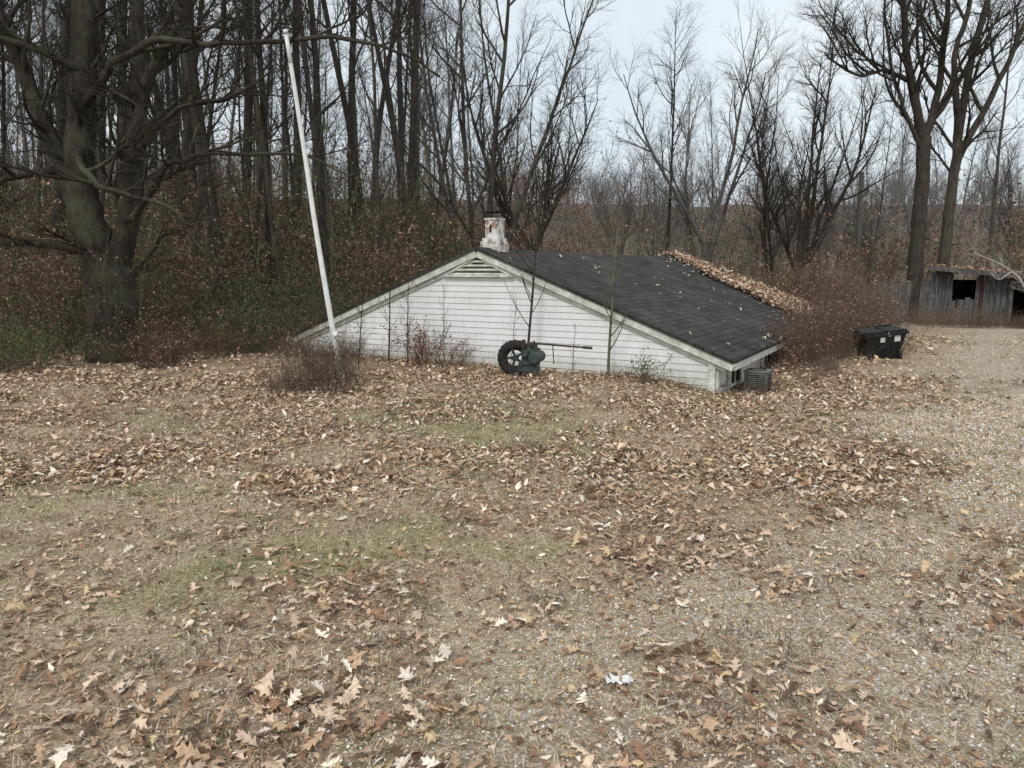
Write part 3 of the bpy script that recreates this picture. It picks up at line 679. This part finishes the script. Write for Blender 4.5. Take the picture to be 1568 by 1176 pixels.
# ---------------------------------------------------------------- wheeled bin
M_bin=pmat('black_plastic',(.008,.010,.010),(.020,.025,.024),5,.5,.05); M_lab=pmat('white_label',(.45,.45,.43),(.65,.65,.63),20,.6,0)
bn=empty('wheeled_trash_bin',(6.62,13.5,gh(6.62,13.5)-.03)); bn.rotation_euler=(R(5),R(-5),R(8)); bn.scale=(.88,.88,.98)
m=MB()
m.box((0,0,.26),(.86,.5,.46),0,taper=.72)
m.box((0,0,.52),(.94,.58,.05),0)
for sx in(-.235,.235):
    m.box((sx,-.02,.56),(.42,.46,.035),0)
    m.cyl((sx-.2,.27,.58),(sx+.2,.27,.58),.018,n=10)
for k in(-.3,-.15,0,.15,.3): m.box((k,-.226,.3),(.02,.02,.3),0)
for s in(-.33,.33): m.cyl((s-.03,-.18,.07),(s+.03,-.18,.07),.10,n=22,mi=1)
m.box((-.08,-.250,.42),(.1,.008,.09),2); m.box((.24,-.250,.42),(.13,.008,.11),2)
bevel(link('bin_body',m.mesh('bin_body',[M_bin,M_rub,M_lab]),bn),.018,3)

# ---------------------------------------------------------------- shed + fence
M_wood=pmat('weathered_grey_boards',(.03,.029,.029),(.17,.168,.165),5,.9,.5,(6,6,.6)); M_tin=pmat('mossy_shed_roof',(.09,.08,.07),(.24,.20,.16),6,.9,.3); M_red=pmat('faded_red_boards',(.05,.025,.022),(.09,.05,.045),6,.9,.3,(6,6,.6))
shed=empty('old_wooden_shed',(13.35,23.8,gh(13.3,23.8)-.05),R(-27))
m=MB(); x=0; i=0
while x<6:
    w=rng.uniform(.13,.19); top=1.70-x*.10+rng.uniform(-.03,.02)
    if .35<x<1.05: m.box((x+w/2,0,.42+rng.uniform(-.1,.08)),(w-.012,.025,.9),0,Matrix.Rotation(rng.gauss(0,.04),3,'Y'))
    elif 2.0<x<3.6: m.box((x+w/2,0,top-.12),(w-.01,.03,.22),0)
    else:
        bot=rng.uniform(-.05,.1); m.box((x+w/2,rng.uniform(-.012,.012),(top+bot)/2),(w-.012,.025,top-bot),1 if 1.1<x<1.25 else 0,Matrix.Rotation(rng.gauss(0,.012),3,'Y'))
    x+=w
y=0
while y<3.5:
    w=rng.uniform(.14,.19); m.box((-.02,y+w/2,.8),(.025,w-.012,1.75),0); y+=w
for x in(0,.3,1.1,1.98,3.3,4.6): m.box((x,-.05,.8-.05*x),(.09,.07,1.7-.10*x),0)
link('shed_walls',m.mesh('shed_walls',[M_wood,M_red]),shed)
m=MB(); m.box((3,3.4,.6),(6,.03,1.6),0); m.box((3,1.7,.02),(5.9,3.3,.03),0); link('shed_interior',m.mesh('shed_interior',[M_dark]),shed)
m=MB(); rot=Matrix.Rotation(math.atan(.10),3,'Y')
for k in range(12): m.box((-.1+.27+k*.54,1.55+rng.uniform(-.05,.05),1.84-(k*.54+.17)*.10+ .006*(k%2)),(.535,4.2,.03),0,rot)
m.box((2.95,-.53,1.48),(6.5,.04,.13),1,rot)
link('shed_roof',m.mesh('shed_roof',[M_tin,M_wood]),shed)
def shr(x,y): return 1.86-.10*x
n=1300; V,F,C=leaf_batch(nr.uniform(-.1,6,n),nr.uniform(-.5,3.6,n),nr.uniform(.08,.16,n),shr,PAL,[10,30,30,20,5,5],SIM,33,lift=(0,.05)); link('shed_roof_leaves',np_mesh('srl',V,F,[M_leaf],C),shed)
fe=empty('grey_board_fence',(10.2,24.2,gh(10.2,24.2)),R(-8)); m=MB(); x=0
while x<3.2:
    w=rng.uniform(.13,.18); hh=rng.uniform(.9,1.0)+.14*x; m.box((x+w/2,0,hh/2),(w-.015,.025,hh),0,Matrix.Rotation(rng.gauss(0,.04),3,'Y')); x+=w
m.box((1.55,.04,.7),(3.1,.04,.09),0); m.box((1.55,.04,.3),(3.1,.04,.09),0)
link('fence_boards',m.mesh('fence_boards',[M_wood]),fe)
for i in range(16):
    put(brush,'brush',rng.choice(bare),rng.uniform(12.6,16.5),rng.uniform(19.8,22.0),rng.uniform(.25,.55))
for i in range(24):
    put(brush,'brush',rng.choice(bare+bram),rng.uniform(8.4,13.2),rng.uniform(20,23.2),rng.uniform(.3,.55))
M_dead=pmat('bleached_deadwood',(.22,.20,.18),(.42,.39,.35),10,.9,.4)
limb_tree('fallen_branch',(14,22),[([(15.1,21.6,.1),(14.9,21.7,.8),(14.5,22.0,1.5),(13.6,22.4,2.05)],.055,.018,7,7,.2),([(14.5,22,1.5),(14.1,22,1.3),(13.8,22,1.6)],.03,.01,6,3,.2)],oS[1:],M_dead,44)
M_post=pmat('weathered_post',(.10,.09,.08),(.22,.20,.18),8,.9,.4,(4,4,.5))
for i,(x,y,h,r) in enumerate(((12.9,28.5,5.0,.10),(13.9,29.5,3.4,.12))):
    P=[Vector((0,0,-.2)),Vector((.03,0,h*.4)),Vector((.0,.02,h*.8)),Vector((-.02,0,h))]
    out=[(P,[r*1.15,r*1.1,r,r*.85],8),([P[2],P[2]+Vector((.25,0,.3)),P[2]+Vector((.3,0,.6))],[.05,.04,.02],5)]
    V,F=tube_arrays(out); link('dead_snag' if i==0 else 'dead_snag.001',np_mesh('snag',V,F,[M_post],smooth=True),None,(x,y,gh(x,y)))

# litter
M_pap=pmat('dirty_white_paper',(.62,.62,.6),(.82,.82,.8),20,.7,.2)
g=np.random.default_rng(4); vs=[(.42+(i-3)*.018+g.normal(0,.004),2.72+(j-2)*.014+g.normal(0,.004),gh(.42,2.72)+.02+abs(g.normal(0,.01))) for i in range(7) for j in range(5) ]
me=bpy.data.meshes.new('paper'); me.from_pydata(vs,[],[(i*5+j,(i+1)*5+j,(i+1)*5+j+1,i*5+j+1) for i in range(6) for j in range(4) if (i,j) not in((0,0),(5,3),(0,3),(5,0))]); me.materials.append(M_pap); link('crumpled_paper_litter',me)

# ---------------------------------------------------------------- light, sky, camera
w=bpy.data.worlds.new('World'); sc.world=w; w.use_nodes=True; n=w.node_tree.nodes; l=w.node_tree.links
bg=n['Background']; sk=n.new('ShaderNodeTexSky'); sk.sky_type='NISHITA'; sk.sun_disc=False; sk.sun_elevation=R(48); sk.sun_rotation=R(200); sk.dust_density=4; sk.air_density=1.2
hs=n.new('ShaderNodeHueSaturation'); hs.inputs['Saturation'].default_value=.45; l.new(sk.outputs[0],hs.inputs['Color'])
mx=n.new('ShaderNodeMix'); mx.data_type='RGBA'; mx.inputs[0].default_value=.8; mx.inputs[7].default_value=(5.95,6.45,6.75,1); l.new(hs.outputs[0],mx.inputs[6])
tc=n.new('ShaderNodeTexCoord'); no=n.new('ShaderNodeTexNoise'); no.inputs['Scale'].default_value=2.2; no.inputs['Detail'].default_value=4; l.new(tc.outputs['Generated'],no.inputs['Vector'])
rp=n.new('ShaderNodeValToRGB'); rp.color_ramp.elements[0].position=.35; rp.color_ramp.elements[0].color=(.90,.94,.98,1); rp.color_ramp.elements[1].position=.65; rp.color_ramp.elements[1].color=(1.06,1.06,1.06,1); l.new(no.outputs['Fac'],rp.inputs['Fac'])
m2=n.new('ShaderNodeMix'); m2.data_type='RGBA'; m2.blend_type='MULTIPLY'; m2.inputs[0].default_value=1; l.new(mx.outputs[2],m2.inputs[6]); l.new(rp.outputs[0],m2.inputs[7])
l.new(m2.outputs[2],bg.inputs['Color']); bg.inputs['Strength'].default_value=.15
sd=bpy.data.lights.new('sun','SUN'); sd.energy=1.5; sd.angle=R(12); sd.color=(1,.95,.88); so=bpy.data.objects.new('sun',sd); COL.objects.link(so)
az=R(200); el=R(48); dv=Vector((math.sin(az)*math.cos(el),math.cos(az)*math.cos(el),math.sin(el))); so.rotation_euler=dv.to_track_quat('Z','Y').to_euler()
cam=bpy.data.cameras.new('camera'); co=bpy.data.objects.new('camera',cam); COL.objects.link(co); cam.sensor_width=36; cam.lens=26.4; cam.clip_end=2000
co.location=(0,0,1.6); co.rotation_euler=(R(90-8.75),0,0); sc.camera=co
